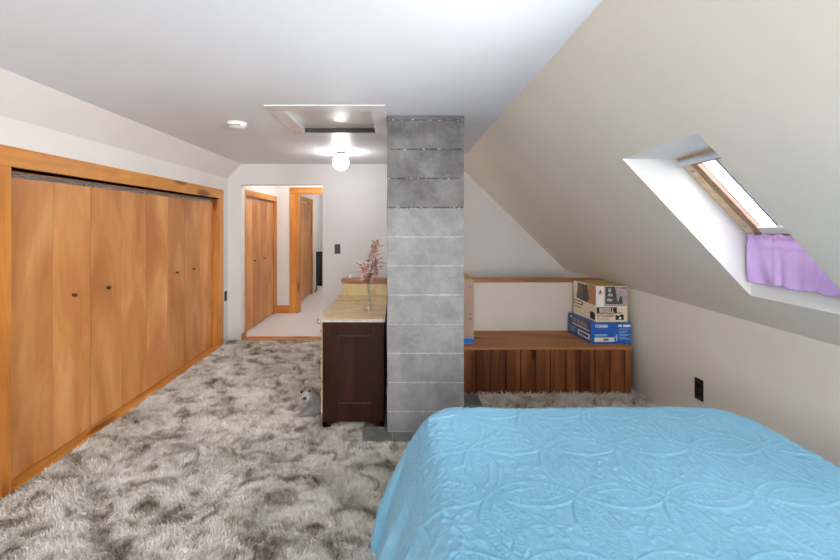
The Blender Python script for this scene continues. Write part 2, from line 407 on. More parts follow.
# half wall in front of the stair well with its wooden cap
struct(MB().box((-0.515, 3.95, 0), (kx(3.95), 4.05, 0.885)), 'wall_stair', 'wall_s')
struct(MB().box((-0.53, 3.93, 0.885), (2.05, 4.07, 0.917)), 'trim_1', 'cap', 0.004)

# closet casing
t = MB()
t.box((XL, -0.2, 1.765), (XL+.022, 4.83, 1.874))
struct(t, 'trim_2', 'pine_y', 0.003)
struct(MB().box((XL, 4.72, 0), (XL+.02, 4.83, 1.765)).box((XL-.07, 4.705, 0), (XL, 4.725, 1.745)), 'trim_3', 'pine_z', 0.003)
struct(MB().box((XL, 2.04, 0), (XL+.02, 2.16, 1.765)).box((XL-.07, 2.16, 0), (XL, 2.18, 1.745)), 'trim_4', 'pine_z', 0.003)
struct(MB().box((XL-.07, 2.16, 1.744), (XL, 4.725, 1.765)), 'trim_5', 'pine_y')
struct(MB().box((XL-.08, 2.18, 0), (XL+.028, 4.71, 0.02)), 'trim_6', 'pine_y', 0.003)
struct(MB().box((XL-.052, 2.185, 1.7355), (XL-.030, 4.705, 1.7439)), 'trim_7', 'track')

# bifold doors: four pairs
DX = XL-.05; y_s = 2.190; pw = (4.70-y_s)/8
words = ['first pair of tall plywood bifold doors, nearest the camera, with one bronze knob on its right leaf',
         'second pair of plywood bifold closet doors from the near end, bronze knob on its left leaf',
         'third pair of plywood bifold closet doors, knob on its right leaf',
         'farthest pair of plywood bifold closet doors, beside the right casing']
for i in range(4):
    ya = y_s + 2*pw*i
    root = thing('bifold_door', (DX, ya, 0.025), words[i], 'closet door', 'plywood bifold doors of the long closet')
    for j in range(2):
        a = ya + pw*j + (0.0055 if j == 0 else 0.0016); b = ya + pw*(j+1) - (0.0055 if j == 1 else 0.0016)
        pan = MB().box((DX-.03, a, 0.027), (DX, b, 1.718)).build('door_panel', 'door_ply', root, bevel=0.002)
        if (i % 2 == 0 and j == 1) or (i % 2 == 1 and j == 0):
            yk = (a+b)/2
            MB().lathe([(0.0, 0.026), (0.008, 0.025), (0.013, 0.020), (0.013, 0.015), (0.007, 0.010), (0.006, 0.003), (0.011, 0.001), (0.011, 0)], (DX, yk, 0.985), (1,0,0), 18).build('knob', 'bronze', pan)
    MB().box((DX-.018, ya+.03, 1.718), (DX-.006, ya+.045, 1.732)).box((DX-.018, ya+2*pw-.045, 1.718), (DX-.006, ya+2*pw-.03, 1.732)).build('pivot_pin', 'metal', root)

# small dark outlet plate between closet and doorway
o = thing('wall_outlet', (XL, 4.93, 0.575), 'small dark outlet plate low on the white wall between closet casing and doorway', 'outlet')
MB().box((XL, 4.895, 0.515), (XL+.008, 4.965, 0.635)).build('cover_plate', 'brownplate', o, bevel=0.003)
MB().box((XL+.008, 4.915, 0.585), (XL+.010, 4.945, 0.613)).build('socket', 'slot', o)
MB().box((XL+.008, 4.915, 0.537), (XL+.010, 4.945, 0.565)).build('socket', 'slot', o)
# switch on back wall
sx, sz = -0.719, 1.15
o = thing('light_switch', (sx, YB, sz), 'dark brown light switch plate on the white back wall right of the doorway', 'light switch')
MB().box((sx-.036, YB-.008, sz-.06), (sx+.036, YB, sz+.06)).build('cover_plate', 'brownplate', o, bevel=0.003)
MB().box((sx-.006, YB-.020, sz-.014), (sx+.006, YB-.008, sz+.012)).build('toggle', 'slot', o)
# outlet on knee wall
oy = 2.74; oxk = kx(oy); oz = 0.325
o = thing('wall_outlet', (oxk, oy, oz), 'dark brown outlet plate on the low right wall beside the bed', 'outlet')
MB().box((oxk-.008, oy-.037, oz-.072), (oxk-.0, oy+.037, oz+.072)).build('cover_plate', 'brownplate', o, bevel=0.003)
MB().box((oxk-.010, oy-.017, oz+.012), (oxk-.008, oy+.017, oz+.045)).build('socket', 'slot', o)
MB().box((oxk-.010, oy-.017, oz-.045), (oxk-.008, oy+.017, oz-.012)).build('socket', 'slot', o)

# ------------------------------------------------------------------ ceiling things
o = thing('attic_hatch', (-0.45, 2.95, CZ), 'white framed attic hatch panel in the ceiling beside the chimney', 'attic hatch')
f = MB()
for a, b in (((-0.835, 2.535), (-0.06, 2.665)), ((-0.835, 2.665), (hx0, 3.29)), ((hx1, 2.665), (-0.06, 3.29)), ((-0.835, 3.29), (-0.06, 3.335))):
    f.box((a[0], a[1], CZ-.006), (b[0], b[1], CZ-.0003))
f.build('frame', 'hatch', o, bevel=0.003)
f = MB(); f.box((hx0-.012, hy0, CZ-.005), (hx0+.006, hy1, CZ+.06)).box((hx1-.006, hy0, CZ-.005), (hx1+.012, hy1, CZ+.06)).box((hx0, hy0-.012, CZ-.005), (hx1, hy0+.006, CZ+.06))
f.build('curb', 'hatch', o)
MB().box((hx0, hy1-.004, CZ-.004), (hx1, hy1+.012, CZ+.06)).build('curb_gap_shade', 'gap_shade', o)  # far curb face; its dark colour stands in for the shadowed gap
MB().box((hx0, hy0, CZ+.034), (hx1, hy1, CZ+.054)).build('hatch_panel', 'hatch', o)

sd = Vector((-1.18, 2.99, CZ))
o = thing('smoke_detector', sd, 'round white smoke detector on the ceiling left of the attic hatch', 'smoke detector')
MB().lathe([(0.0, -0.010), (0.072, -0.010), (0.074, 0.0), (0.0, 0.0)], sd, (0,0,1), 32).build('base', 'white', o)
MB().lathe([(0.0, -0.042), (0.040, -0.041), (0.056, -0.034), (0.064, -0.022), (0.066, -0.010)], sd, (0,0,1), 32).build('cover', 'white', o)
MB().box((sd.x-.046, sd.y-.062, CZ-.031), (sd.x+.046, sd.y-.054, CZ-.025)).build('vent_slot', 'grey_ink', o)

gl = Vector((-0.565, 4.17, CZ))
o = thing('ceiling_light', gl, 'lit white glass globe lamp on the ceiling behind the attic hatch', 'ceiling light')
MB().lathe([(0.0, 0.0), (0.046, 0.0), (0.046, -0.012), (0.034, -0.030), (0.0, -0.030)], gl, (0,0,1), 28).build('canopy', 'canopy', o)
MB().ball(gl+Vector((0,0,-.108)), 0.084, seg=32).build('globe', 'globe', o)

# ------------------------------------------------------------------ chimney
cx0, cx1, cy0, cy1 = -0.055, 0.48, 2.78, 3.22
o = thing('chimney', ((cx0+cx1)/2, (cy0+cy1)/2, 0), 'square grey concrete block chimney rising from floor to ceiling', 'chimney')
zs = [0.012, 0.152] + [0.152+0.2027*k for k in range(1, 11)] + [CZ]
lo, hi, lm, hm = MB(), MB(), MB(), MB()
def rough_block(mb, z0, z1, seed):
    r = random.Random(seed); j = lambda: r.uniform(-.0022, .0022)
    g = 0.0030
    mb.hexa([(cx0+j(), cy0+j(), z0+g), (cx1+j(), cy0+j(), z0+g), (cx1+j(), cy1, z0+g), (cx0+j(), cy1, z0+g),
             (cx0+j(), cy0+j(), z1-g), (cx1+j(), cy0+j(), z1-g), (cx1+j(), cy1, z1-g), (cx0+j(), cy1, z1-g)])
for k in range(len(zs)-1):
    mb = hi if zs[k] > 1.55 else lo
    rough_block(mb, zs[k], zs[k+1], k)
lo.build('blocks', 'block', o, bevel=0.004); hi.build('blocks', 'block_d', o, bevel=0.004)['label'] = 'darker upper blocks'
MB().box((cx0+.003, cy0+.003, 0.008), (cx1-.003, cy1-.003, 1.56)).build('mortar', 'mortar', o)
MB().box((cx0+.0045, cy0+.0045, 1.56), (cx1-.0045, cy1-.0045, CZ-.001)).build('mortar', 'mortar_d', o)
# crumbs of mortar squeezed out of the joints
sm = MB(); sd2 = MB()
for k, z in enumerate(zs[1:-1]):
    r = random.Random(50+k)
    for i in range(70):
        x = r.uniform(cx0+.004, cx1-.004); a = r.uniform(.002, .007)
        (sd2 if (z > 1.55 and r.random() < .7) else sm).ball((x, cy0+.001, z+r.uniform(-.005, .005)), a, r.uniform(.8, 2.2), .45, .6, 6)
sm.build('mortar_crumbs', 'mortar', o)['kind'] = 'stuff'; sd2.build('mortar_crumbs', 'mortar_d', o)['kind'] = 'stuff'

# hearth pad of grey tiles
o = thing('hearth_tiles', (0.2, 3.0, 0), 'low pad of dark grey hearth tiles under the chimney', 'hearth')
MB().box((-0.225, 2.645, 0.0), (0.70, 3.40, 0.006)).build('grout_bed', 'grout', o)
tl = MB()
for (xa, xb) in ((-0.222, -0.022), (-0.014, 0.222), (0.230, 0.462), (0.470, 0.697)):
    for (ya, yb) in ((2.648, 2.83), (2.838, 3.02), (3.028, 3.21), (3.218, 3.397)):
        tl.box((xa, ya, 0.004), (xb, yb, 0.012))
tl.build('tiles', 'slate', o, bevel=0.002)

# ------------------------------------------------------------------ dresser
X0, X1, Y0, Y1, TZ = -0.515, -0.078, 2.848, 3.80, 0.762
o = thing('dresser', ((X0+X1)/2, (Y0+Y1)/2, 0), 'dark mahogany dresser with tan stone top against the left side of the chimney', 'dresser')
b = MB(); b.box((X0, Y0+.012, 0.050), (X1, Y1, TZ)); b.build('carcass', 'mahog', o, bevel=0.002)
fr = MB()
for a_, b_ in (((X0, 0.045), (X0+.105, TZ)), ((X1-.09, 0.045), (X1, TZ)), ((X0+.105, 0.665), (X1-.09, TZ)), ((X0+.105, 0.050), (X1-.09, 0.175))):
    fr.box((a_[0], Y0, a_[1]), (b_[0], Y0+.012, b_[1]))
fr.build('side_frame', 'mahog', o, bevel=0.002)
mo = MB()
for a_, b_ in (((X0+.105, 0.175), (X0+.113, 0.665)), ((X1-.098, 0.175), (X1-.09, 0.665)), ((X0+.105, 0.657), (X1-.09, 0.665)), ((X0+.105, 0.175), (X1-.09, 0.183))):
    mo.box((a_[0], Y0+.004, a_[1]), (b_[0], Y0+.012, b_[1]))
mo.build('panel_moulding', 'mahog_x', o, bevel=0.002)
def foot(xa, ya, sx, sy):
    # bracket foot: L shaped with a curved inner edge
    m = MB(); n = 7
    pts = [(0, 0.0125), (0.055, 0.0125)] + [(0.055+0.06*(1-math.cos(PI/2*i/n)), 0.0125+0.038*math.sin(PI/2*i/n)) for i in range(1, n+1)] + [(0, 0.0505)]
    m.prism([(xa+sx*p, ya, z) for p, z in pts], (0, sy*.03, 0))
    m.prism([(xa, ya+sy*p, z) for p, z in pts], (sx*.03, 0, 0))
    return m
for fx, fy, s1, s2 in ((X0, Y0, 1, 1), (X1, Y0, -1, 1), (X0, Y1, 1, -1), (X1, Y1, -1, -1)):
    m = foot(fx, fy, s1, s2); m.build('leg', 'mahog', o)
m = MB(); m.box((X0-.018, Y0-.018, TZ), (X1+.008, Y1+.012, TZ+.021), 1)
m.poly([(X0-.016, Y0-.016, TZ+.0213), (X1+.006, Y0-.016, TZ+.0213), (X1+.006, Y1+.01, TZ+.0213), (X0-.016, Y1+.01, TZ+.0213)], [(0,1,2,3)])
m.build('stone_top', ['stone', 'stone_edge'], o)
MB().box((X0+.02, Y1-.03, TZ+.0215), (X1+.008, Y1-.008, TZ+.132)).build('backsplash', 'stone', o, bevel=0.002)
for z0_, z1_ in ((0.095, 0.325), (0.335, 0.555), (0.565, 0.745)):
    out = 0.016 if z0_ < 0.5 else 0.013
    d = MB().box((X0-out, Y0+.012, z0_), (X0-.001, Y1-.02, z1_)).build('drawer', 'cream', o, bevel=0.006)
    for yk in (Y0+.16, Y1-.18):
        MB().lathe([(0.0, 0.03), (0.010, 0.029), (0.013, 0.022), (0.006, 0.012), (0.006, 0.0)], (X0-out, yk, (z0_+z1_)/2), (-1,0,0), 14).build('knob', 'bronze', d)
# ring pull at the upper front corner
MB().tube([(X0-.026+.014*math.cos(a), Y0-.002, TZ+.004+.016*math.sin(a)) for a in np.linspace(0, 2*PI, 17)], 0.0028, 6, False).build('ring_pull', 'iron', o)

# small white knob on the wooden cap
kb = Vector((-0.445, 4.0, 0.917))
tag(MB().lathe([(0.0, 0.0), (0.016, 0.0), (0.018, 0.006), (0.014, 0.014), (0.018, 0.022), (0.014, 0.032), (0.0, 0.036)], kb, (0,0,1), 16).build('trinket', 'white', origin=kb), 'tiny white trinket on the wooden cap behind the dresser', 'trinket')

# bud vase and blossom sprigs
vb = Vector((-0.205, 3.06, TZ+.0215))
vz = MB().lathe([(0.0, 0.0), (0.032, 0.0), (0.037, 0.012), (0.037, 0.035), (0.028, 0.07), (0.017, 0.11), (0.014, 0.16), (0.016, 0.20), (0.021, 0.225),
                 ], vb, (0,0,1), 28)
tag(vz.build('bud_vase', 'vase', origin=vb), 'clear glass bud vase standing on the dresser top', 'vase')
def petal_flower(mb, c, r, n, axis, rr):
    q = axis.to_track_quat('Z', 'Y')
    for k in range(n):
        a = 2*PI*k/n+rr.uniform(-.2, .2); d = Vector((math.cos(a), math.sin(a), 0)); s = Vector((-math.sin(a), math.cos(a), 0)); up = Vector((0,0,1))
        P = [Vector((0,0,0)), d*r*.5+s*r*.38+up*r*.25, d*r*1.0+s*r*.30+up*r*.35, d*r*1.12+up*r*.25, d*r*1.0-s*r*.30+up*r*.35, d*r*.5-s*r*.38+up*r*.25, d*r*.55+up*r*.08]
        mb.poly([c+q@p for p in P], [(0,1,6),(1,2,6),(2,3,6),(3,4,6),(4,5,6),(5,0,6)], True)
def sprig(name, path, label, seed, n, spread):
    rr = random.Random(seed); path = [Vector(p) for p in path]
    root = thing(name, path[0], label, 'flowers', 'pink blossom sprigs in the bud vase')
    MB().tube(path, [0.0022]*(len(path)-2)+[0.0018, 0.0012], 6).build('stem', 'stem', root)
    seglen = len(path)-1
    for i in range(n):
        t = 0.40+0.6*(i+.5)/n; k = min(int(t*seglen), seglen-1); p = path[k].lerp(path[k+1], t*seglen-k)
        a = rr.uniform(0, 2*PI); L = spread*(1.35-.8*(t-.4)/.6)*rr.uniform(.5, 1.0)
        d = Vector((math.cos(a), math.sin(a)*.8, rr.uniform(-.1, .6))); q = p+d*L
        tw = MB().tube([p, p.lerp(q, .5)+Vector((0,0,-.003)), q], [.0014, .0012, .001], 5)
        if i % 5 in (1, 3):
            q2 = d.normalized().to_track_quat('X', 'Z'); s = rr.uniform(.028, .046)
            lf = [(0,0,0), (s*.4, s*.26, .002), (s*.8, s*.2, .0), (s*1.2, 0, -.004), (s*.8, -s*.2, 0), (s*.4, -s*.26, .002), (s*.5, 0, -.003)]
            m = MB(); m.poly([q+q2@Vector(v) for v in lf], [(0,1,6),(1,2,6),(2,3,6),(3,4,6),(4,5,6),(5,0,6)], True); m.v += []
            m2 = MB(); m2.v, m2.f, m2.s, m2.mi = m.v, m.f, m.s, m.mi
            m2.build('leaf', 'leaf', root)
        else:
            m = MB(); petal_flower(m, q, rr.uniform(.015, .026), 5, d.normalized(), rr); m.ball(q, .004, seg=8)
            m.build('blossom', 'blossom', root)
        tw.build('twig', 'stem', root)
b0 = vb + Vector((0, 0, .012))
sprig('blossom_sprig', [b0+Vector((-.012,0,0)), b0+Vector((.004,0,.12)), b0+Vector((.002,0,.24)), b0+Vector((.025,.0,.34)), b0+Vector((.05,0,.44)), b0+Vector((.06,0,.53))], 'tallest sprig of dusty pink blossom in the glass bud vase, leaning right', 3, 34, .040)
sprig('blossom_sprig', [b0+Vector((.014,.008,0)), b0+Vector((-.002,.004,.12)), b0+Vector((-.004,.006,.22)), b0+Vector((-.03,.01,.27)), b0+Vector((-.05,.01,.32)), b0+Vector((-.055,.01,.355))], 'shorter sprig of pink blossom in the bud vase, bending left', 5, 20, .036)
sprig('blossom_sprig', [b0+Vector((.0,-.012,0)), b0+Vector((.003,-.004,.12)), b0+Vector((.004,-.005,.22)), b0+Vector((.03,-.02,.28)), b0+Vector((.065,-.02,.33)), b0+Vector((.075,-.02,.40))], 'middle sprig of pink blossom in the bud vase, spreading right at mid height', 8, 20, .036)

# plush toy: one continuous body grown with a skin modifier
tp = Vector((-0.632, 3.03, 0.02))
o = thing('plush_toy', tp, 'small grey plush seal toy sitting on the carpet against the dresser', 'plush toy')
def skin(name, verts, edges, mat, parent, sub=2):
    o3 = Vector(ORIGIN[parent.name]); me = bpy.data.meshes.new(name)
    me.from_pydata([tuple(Vector(v[:3])) for v in verts], edges, []); me.materials.append(M[mat])
    ob = bpy.data.objects.new(name, me); COL.objects.link(ob); ob.parent = parent; ORIGIN[ob.name] = tuple(o3)
    sk = ob.modifiers.new('skin', 'SKIN'); 
    me.skin_vertices.new() if not me.skin_vertices else None
    for i, v in enumerate(verts):
        me.skin_vertices[0].data[i].radius = (v[3], v[3] if len(v) < 5 else v[4])
    me.skin_vertices[0].data[0].use_root = True
    ss = ob.modifiers.new('sub', 'SUBSURF'); ss.levels = sub; ss.render_levels = sub
    sk.use_smooth_shade = True
    return ob
skin('body', [(0.045, 0.02, 0.045, .062), (0.028, 0.008, 0.095, .062), (-0.002, -.012, 0.140, .058), (-0.022, -.024, 0.176, .054), (-0.030, -.030, 0.212, .040),
              (-0.045, -.035, 0.018, .024), (-0.092, -.06, 0.014, .016), (0.085, .02, 0.02, .026), (0.05, -.055, 0.018, .022)],
     [(0,1),(1,2),(2,3),(3,4),(0,5),(5,6),(0,7),(0,8)], 'plush', o)
MB().ball(tp+Vector((-0.031, -.062, 0.152)), 0.034, 1.0, .62, 1.35, 20).build('muzzle', 'plush_l', o)['label'] = 'paler face patch'
for dx_, dz_ in ((-0.062, .192), (0.000, .200)):
    MB().ball(tp+Vector((dx_, -.066, dz_)), 0.0085, seg=12).build('eye', 'black', o)
MB().ball(tp+Vector((-0.033, -.082, 0.152)), 0.0125, 1.2, .8, .9, 14).build('nose', 'black', o)

# ------------------------------------------------------------------ storage bench
bx0, bx1, by, bz = 0.08, 2.025, 3.43, 0.408
o = thing('storage_bench', ((bx0+bx1)/2, 3.69, 0), 'long dark stained plank bench in the alcove behind the chimney', 'bench')
p = MB(); n = 15; pwid = 0.1275; x = bx1-.055
edges = []
while x > bx0+.03:
    xa = max(bx0, x-pwid); p.box((xa+.0045, by, 0.0), (x-.0045, by+.018, bz-.028)); x -= pwid
p.build('front_planks', 'bench', o, bevel=0.002)
MB().box((bx0, by+.012, 0.0), (bx1-.05, by+.03, bz-.028)).build('backing', 'slot', o)
MB().box((bx1-.052, by-.002, 0.0), (bx1, by+.07, bz-.026)).build('corner_post', 'post', o, bevel=0.002)
MB().box((bx1-.02, by+.07, 0.0), (bx1, 3.945, bz-.026)).build('side_panel', 'post', o)
m = MB(); m.box((bx0, by-.012, bz-.026), (bx1+.006, 3.685, bz)); m.box((bx0, 3.688, bz-.026), (bx1+.006, 3.948, bz))
m.build('bench_top', 'bench_top', o, bevel=0.003)

# cardboard box beside the chimney, on the bench
q0, q1 = Vector((0.36, 3.50, bz)), Vector((0.690, 3.84, 0.965))
o = thing('cardboard_box', (0.52, 3.67, bz), 'tall plain brown cardboard box on the bench, half hidden behind the chimney', 'box')
MB().box(q0, q1).build('carton', 'card', o, bevel=0.003)
MB().box((q0.x-.001, q0.y-.0012, bz+.006), (q1.x+.0012, q1.y+.001, bz+.050)).build('tape', 'bluetape', o)['label'] = 'bright blue tape along the bottom'
MB().hexa([(q0.x+.01, q0.y+.02, q1.z), (q1.x-.01, q0.y+.01, q1.z), (q1.x-.01, q1.y-.01, q1.z), (q0.x+.01, q1.y-.01, q1.z), (q0.x+.01, q0.y+.02, q1.z+.004), (q1.x-.01, q0.y+.01, q1.z+.004), (q1.x-.01, q1.y-.01, q1.z+.03), (q0.x+.01, q1.y-.01, q1.z+.03)]).build('top_flap', 'card_top', o)
sc = MB()
for zz, xx, ll in ((.90, .665, .028), (.66, .672, .02), (.62, .668, .024)):
    sc.box((xx-.02, q0.y-.0008, zz), (xx-.02+ll, q0.y+.001, zz+.018))
sc.each('printed_mark', 'grey_ink', o)

# ------------------------------------------------------------------ the two printed boxes
def text(body, size, loc, rot, mat, parent, name='lettering', ax='LEFT', sx=1.0):
    cu = bpy.data.curves.new(name, 'FONT'); cu.body = body; cu.size = size; cu.align_x = ax; cu.extrude = 0.0004; cu.offset = 0.0009
    cu.materials.append(M[mat]); ob = bpy.data.objects.new(name, cu); COL.objects.link(ob)
    ob.location = Vector(loc)-Vector(ORIGIN[parent.name]); ob.rotation_euler = rot; ob.scale = (sx, 1, 1); ob.parent = parent
    dg = bpy.context.evaluated_depsgraph_get(); me = bpy.data.meshes.new_from_object(ob.evaluated_get(dg)); me.name = name
    o2 = bpy.data.objects.new(name, me); o2.location = ob.location; o2.rotation_euler = ob.rotation_euler; o2.scale = ob.scale
    bpy.data.objects.remove(ob); COL.objects.link(o2); o2.parent = parent; o2.name = name
    ORIGIN[o2.name] = tuple(loc); return o2
def printed(name, fl, fr, depth_dir, z0, z1, label):
    """box standing on z0; fl, fr: front corners in plan; depth_dir: vector to the back"""
    root = thing(name, ((fl.x+fr.x)/2, (fl.y+fr.y)/2, z0), label, 'box')
    bl, br = fl+depth_dir, fr+depth_dir
    P = lambda q, z: (q.x, q.y, z)
    return root, bl, br, P
# faces as thin prints set on the carton
class Face:
    def __init__(self, o, u, w): self.o = Vector(o); self.u = Vector(u); self.w = Vector(w); self.n = self.u.cross(self.w).normalized()
    def pt(self, a, b, off=0): return self.o+self.u*a+self.w*b+self.n*off
    def rect(self, mb, a0, b0, a1, b1, off=.0006, skew=0):
        q = [self.pt(a0, b0), self.pt(a1, b0), self.pt(a1+skew, b1), self.pt(a0+skew, b1)]
        lo = [p-self.n*.0004 for p in q]; hi = [p+self.n*off for p in q]
        mb.hexa(lo+hi); return mb
    def shape(self, mb, pts, off=.0006):
        q = [self.pt(a, b)-self.n*.0004 for a, b in pts]; mb.prism(q, self.n*(off+.0004)); return mb
    def rot(self):
        m = Matrix((self.u.normalized(), self.w.normalized(), self.n)).transposed(); return m.to_euler()

# lower blue box
zl0, zl1 = bz, bz+.186
fl, frr = Vector((1.716, 3.50, 0)), Vector((2.072, 3.512, 0)); dep = Vector((-0.026, .40, 0))
o, bl, br, P = printed('printer_box', fl, frr, dep, zl0, zl1, 'flat blue printed carton on the bench, under the taller box')
m = MB(); m.hexa([P(fl, zl0), P(frr, zl0), P(br:=frr+dep, zl0), P(bl:=fl+dep, zl0), P(fl, zl1), P(frr, zl1), P(br, zl1), P(bl, zl1)])
m.build('carton', 'box_blue', o, bevel=0.002)
F = Face(P(fl, zl0), (frr-fl), (0, 0, zl1-zl0)); Wf = (frr-fl).length; Hf = zl1-zl0
text('TOSHIBA', .038, F.pt(.09, .77, .0006), F.rot(), 'box_white', o, sx=.76)
m = MB(); F.rect(m, .08, .10, .58, .30); m.build('printed_panel', 'box_white', o)
m = MB(); F.rect(m, .30, .15, .44, .25, .0012); m.build('printed_mark', 'grey_ink', o)
m = MB()
for k, (a, w_) in enumerate(((.09, .32), (.09, .30))): F.rect(m, a, .36+.06*k, a+w_, .40+.06*k)
F.rect(m, .62, .14, .66, .44); F.rect(m, .56, .30, .66, .33); m.build('printed_lines', 'paleblue', o)
m = MB()
for k, z in enumerate((.68, .58, .52, .43, .37, .28, .21)): F.rect(m, .70, z, .98-.05*(k % 3), z+.025)
m.each('small_print', 'paleblue', o)
m = MB(); F.rect(m, .68, .80, .77, .90); F.rect(m, .80, .79, .99, .90); m.build('printed_badge', 'box_white', o)
L = Face(P(bl, zl0), (fl-bl), (0, 0, zl1-zl0))
m = MB(); L.rect(m, 0.005, .01, .995, .99); m.build('side_print', 'box_navy', o)
m = MB()
for a in (.24, .42, .58, .72): L.rect(m, a, .66, a+.11, .90, .0012)
m.each('printed_photo', 'tan_print', o)
m = MB(); L.rect(m, .45, .16, .95, .42, .0012); L.rect(m, .10, .86, .20, .93, .0012); L.rect(m, .2, .56, .95, .61, .0012); m.build('printed_panel', 'box_white', o)
m = MB(); L.rect(m, .50, .22, .90, .36, .0018); m.build('printed_mark', 'box_navy', o)
m = MB()
for k in range(3): L.rect(m, .08, .2+.09*k, .34, .23+.09*k, .0012)
m.each('small_print', 'paleblue', o)

# upper box
zu0, zu1 = zl1+.0005, zl1+.0005+.318
fl, frr = Vector((1.770, 3.522, 0)), Vector((2.050, 3.528, 0)); dep = Vector((-0.034, .37, 0)); br = frr+dep; bl = fl+dep
o, _, _, P = printed('cleaner_box', fl, frr, dep, zu0, zu1, 'tall cream printed carton with photographs, stacked on the blue box')
m = MB(); m.hexa([P(fl, zu0), P(frr, zu0), P(br, zu0), P(bl, zu0), P(fl, zu1), P(frr, zu1), P(br, zu1), P(bl, zu1)])
m.build('carton', 'box_cream', o, bevel=0.002)
F = Face(P(fl, zu0), frr-fl, (0, 0, zu1-zu0))
m = MB(); F.rect(m, .26, .44, .985, .985); m.build('front_photo', 'lilac', o)
m = MB(); F.rect(m, .0, .44, .26, .985); m.build('printed_panel', 'box_white', o)
m = MB(); F.shape(m, [(.30, .50), (.72, .50), (.66, .66), (.60, .98), (.30, .98)], .0012); F.shape(m, [(.70, .50), (.86, .50), (.82, .70), (.76, .74)], .0012); m.build('photo_subject', 'photo_dark', o)
m = MB(); F.shape(m, [(.34, .58), (.50, .57), (.52, .64), (.36, .66)], .0018); F.shape(m, [(.36, .72), (.52, .71), (.52, .78), (.40, .80)], .0018); F.shape(m, [(.38, .84), (.48, .83), (.48, .93), (.38, .93)], .0018); m.each('photo_highlight', 'photo_light', o)
m = MB(); F.shape(m, [(.10, .84), (.135, .91), (.17, .84), (.20, .80), (.07, .80)], .0014); F.rect(m, .08, .77, .19, .785, .0014); m.build('emblem', 'red', o)
m = MB(); F.rect(m, .02, .235, .66, .41, .0012); m.build('name_band', 'ink', o)
m = MB(); F.rect(m, .02, .235, .66, .252, .0018); m.build('band_stripe', 'red', o)
text('BISSELL', .058, F.pt(.34, .268, .0012), F.rot(), 'box_white', o, ax='CENTER', sx=.72)
text('LITTLE GREEN', .030, F.pt(.03, .145, .0006), F.rot(), 'red', o, sx=.80)
m = MB(); F.rect(m, .04, .09, .09, .12); F.rect(m, .12, .10, .40, .115); F.rect(m, .05, .055, .42, .068); F.rect(m, .62, .24, .82, .27); m.each('small_print', 'grey_ink', o)
m = MB(); F.shape(m, [(.62, .06), (.88, .06), (.88, .20), (.80, .22), (.74, .17), (.62, .20)], .0012); m.build('printed_photo', 'ink', o)
m = MB(); F.shape(m, [(.72, .08), (.80, .08), (.80, .14), (.74, .14)], .0018); F.rect(m, .72, .40, .98, .42); m.each('photo_highlight', 'box_white', o)
m = MB(); F.rect(m, .78, .93, .98, .96, .0018); m.build('printed_mark', 'red', o)
L = Face(P(bl, zu0), fl-bl, (0, 0, zu1-zu0))
m = MB(); L.rect(m, .60, .46, .99, .99); m.build('side_photo', 'tan_print', o)
m = MB(); L.shape(m, [(.15, .52), (.62, .46), (.72, .60), (.62, .96), (.22, .97), (.20, .76)], .0012); m.build('photo_subject', 'photo_dark', o)
m = MB()
for k in range(5): L.shape(m, [(.24, .58+.08*k), (.44, .57+.08*k), (.44, .585+.08*k), (.24, .595+.08*k)], .0018)
m.each('photo_highlight', 'tan_print', o)
m = MB(); L.rect(m, .02, .33, .44, .44, .0012); m.build('name_band', 'ink', o)
m = MB(); L.rect(m, .05, .355, .40, .415, .0018); m.build('name_panel', 'box_cream', o)
m = MB(); L.rect(m, .04, .24, .36, .265, .0012); m.build('red_line', 'red', o)
m = MB(); L.shape(m, [(.76, .05), (.96, .05), (.96, .22), (.88, .26), (.76, .24)], .0012); m.build('printed_photo', 'ink', o)
m = MB(); m.hexa([P(fl+Vector((.004,.004,0)), zu1), P(frr+Vector((-.004,.004,0)), zu1), P(br+Vector((-.004,-.004,0)), zu1), P(bl+Vector((.004,-.004,0)), zu1),
                  P(fl+Vector((.004,.004,0)), zu1+.0012), P(frr+Vector((-.004,.004,0)), zu1+.0012), P(br+Vector((-.004,-.004,0)), zu1+.0012), P(bl+Vector((.004,-.004,0)), zu1+.0012)])
m.build('top_flap', 'card_top', o)

# ------------------------------------------------------------------ skylight window
win = bpy.data.objects.new('window_1', None); COL.objects.link(win); win.location = A2; win['kind'] = 'structure'; ORIGIN['window_1'] = tuple(A2)
ev = (C2-A2); Lv = ev.length; ev = ev.normalized(); ew = (B2-A2); Lw = ew.length; ew = ew.normalized(); en = ew.cross(ev).normalized()
if en.x < 0: en = -en
def W(wd, vd, nd): return A2+ew*wd+ev*vd+en*nd
def wbox(mb, w0, v0, n0, w1, v1, n1):
    return mb.hexa([W(w0,v0,n0), W(w1,v0,n0), W(w1,v1,n0), W(w0,v1,n0), W(w0,v0,n1), W(w1,v0,n1), W(w1,v1,n1), W(w0,v1,n1)])
JW = .050
m = MB()
wbox(m, -.01, -.01, 0, JW, Lv+.01, .024); wbox(m, Lw-JW, -.01, 0, Lw+.01, Lv+.01, .024); wbox(m, JW, -.01, 0, Lw-JW, .03, .024); wbox(m, JW, Lv-.03, 0, Lw-JW, Lv+.01, .024)
m.build('window_frame', 'jamb', win, bevel=0.003)
s0, s1 = JW+.006, JW+.036
m = MB()
wbox(m, s0, .036, .004, s1, Lv-.036, .024); wbox(m, s1, .036, .004, Lw-s1, .07, .024); m.build('window_sash', 'sash', win, bevel=0.003)
m = MB()
wbox(m, Lw-s1, .036, .004, Lw-s0, Lv-.036, .024); wbox(m, s1, Lv-.085, .002, Lw-s1, Lv-.036, .024); m.build('window_sash', 'white', win, bevel=0.003)  # white lower rail carries painted sky glare; right rail matches it
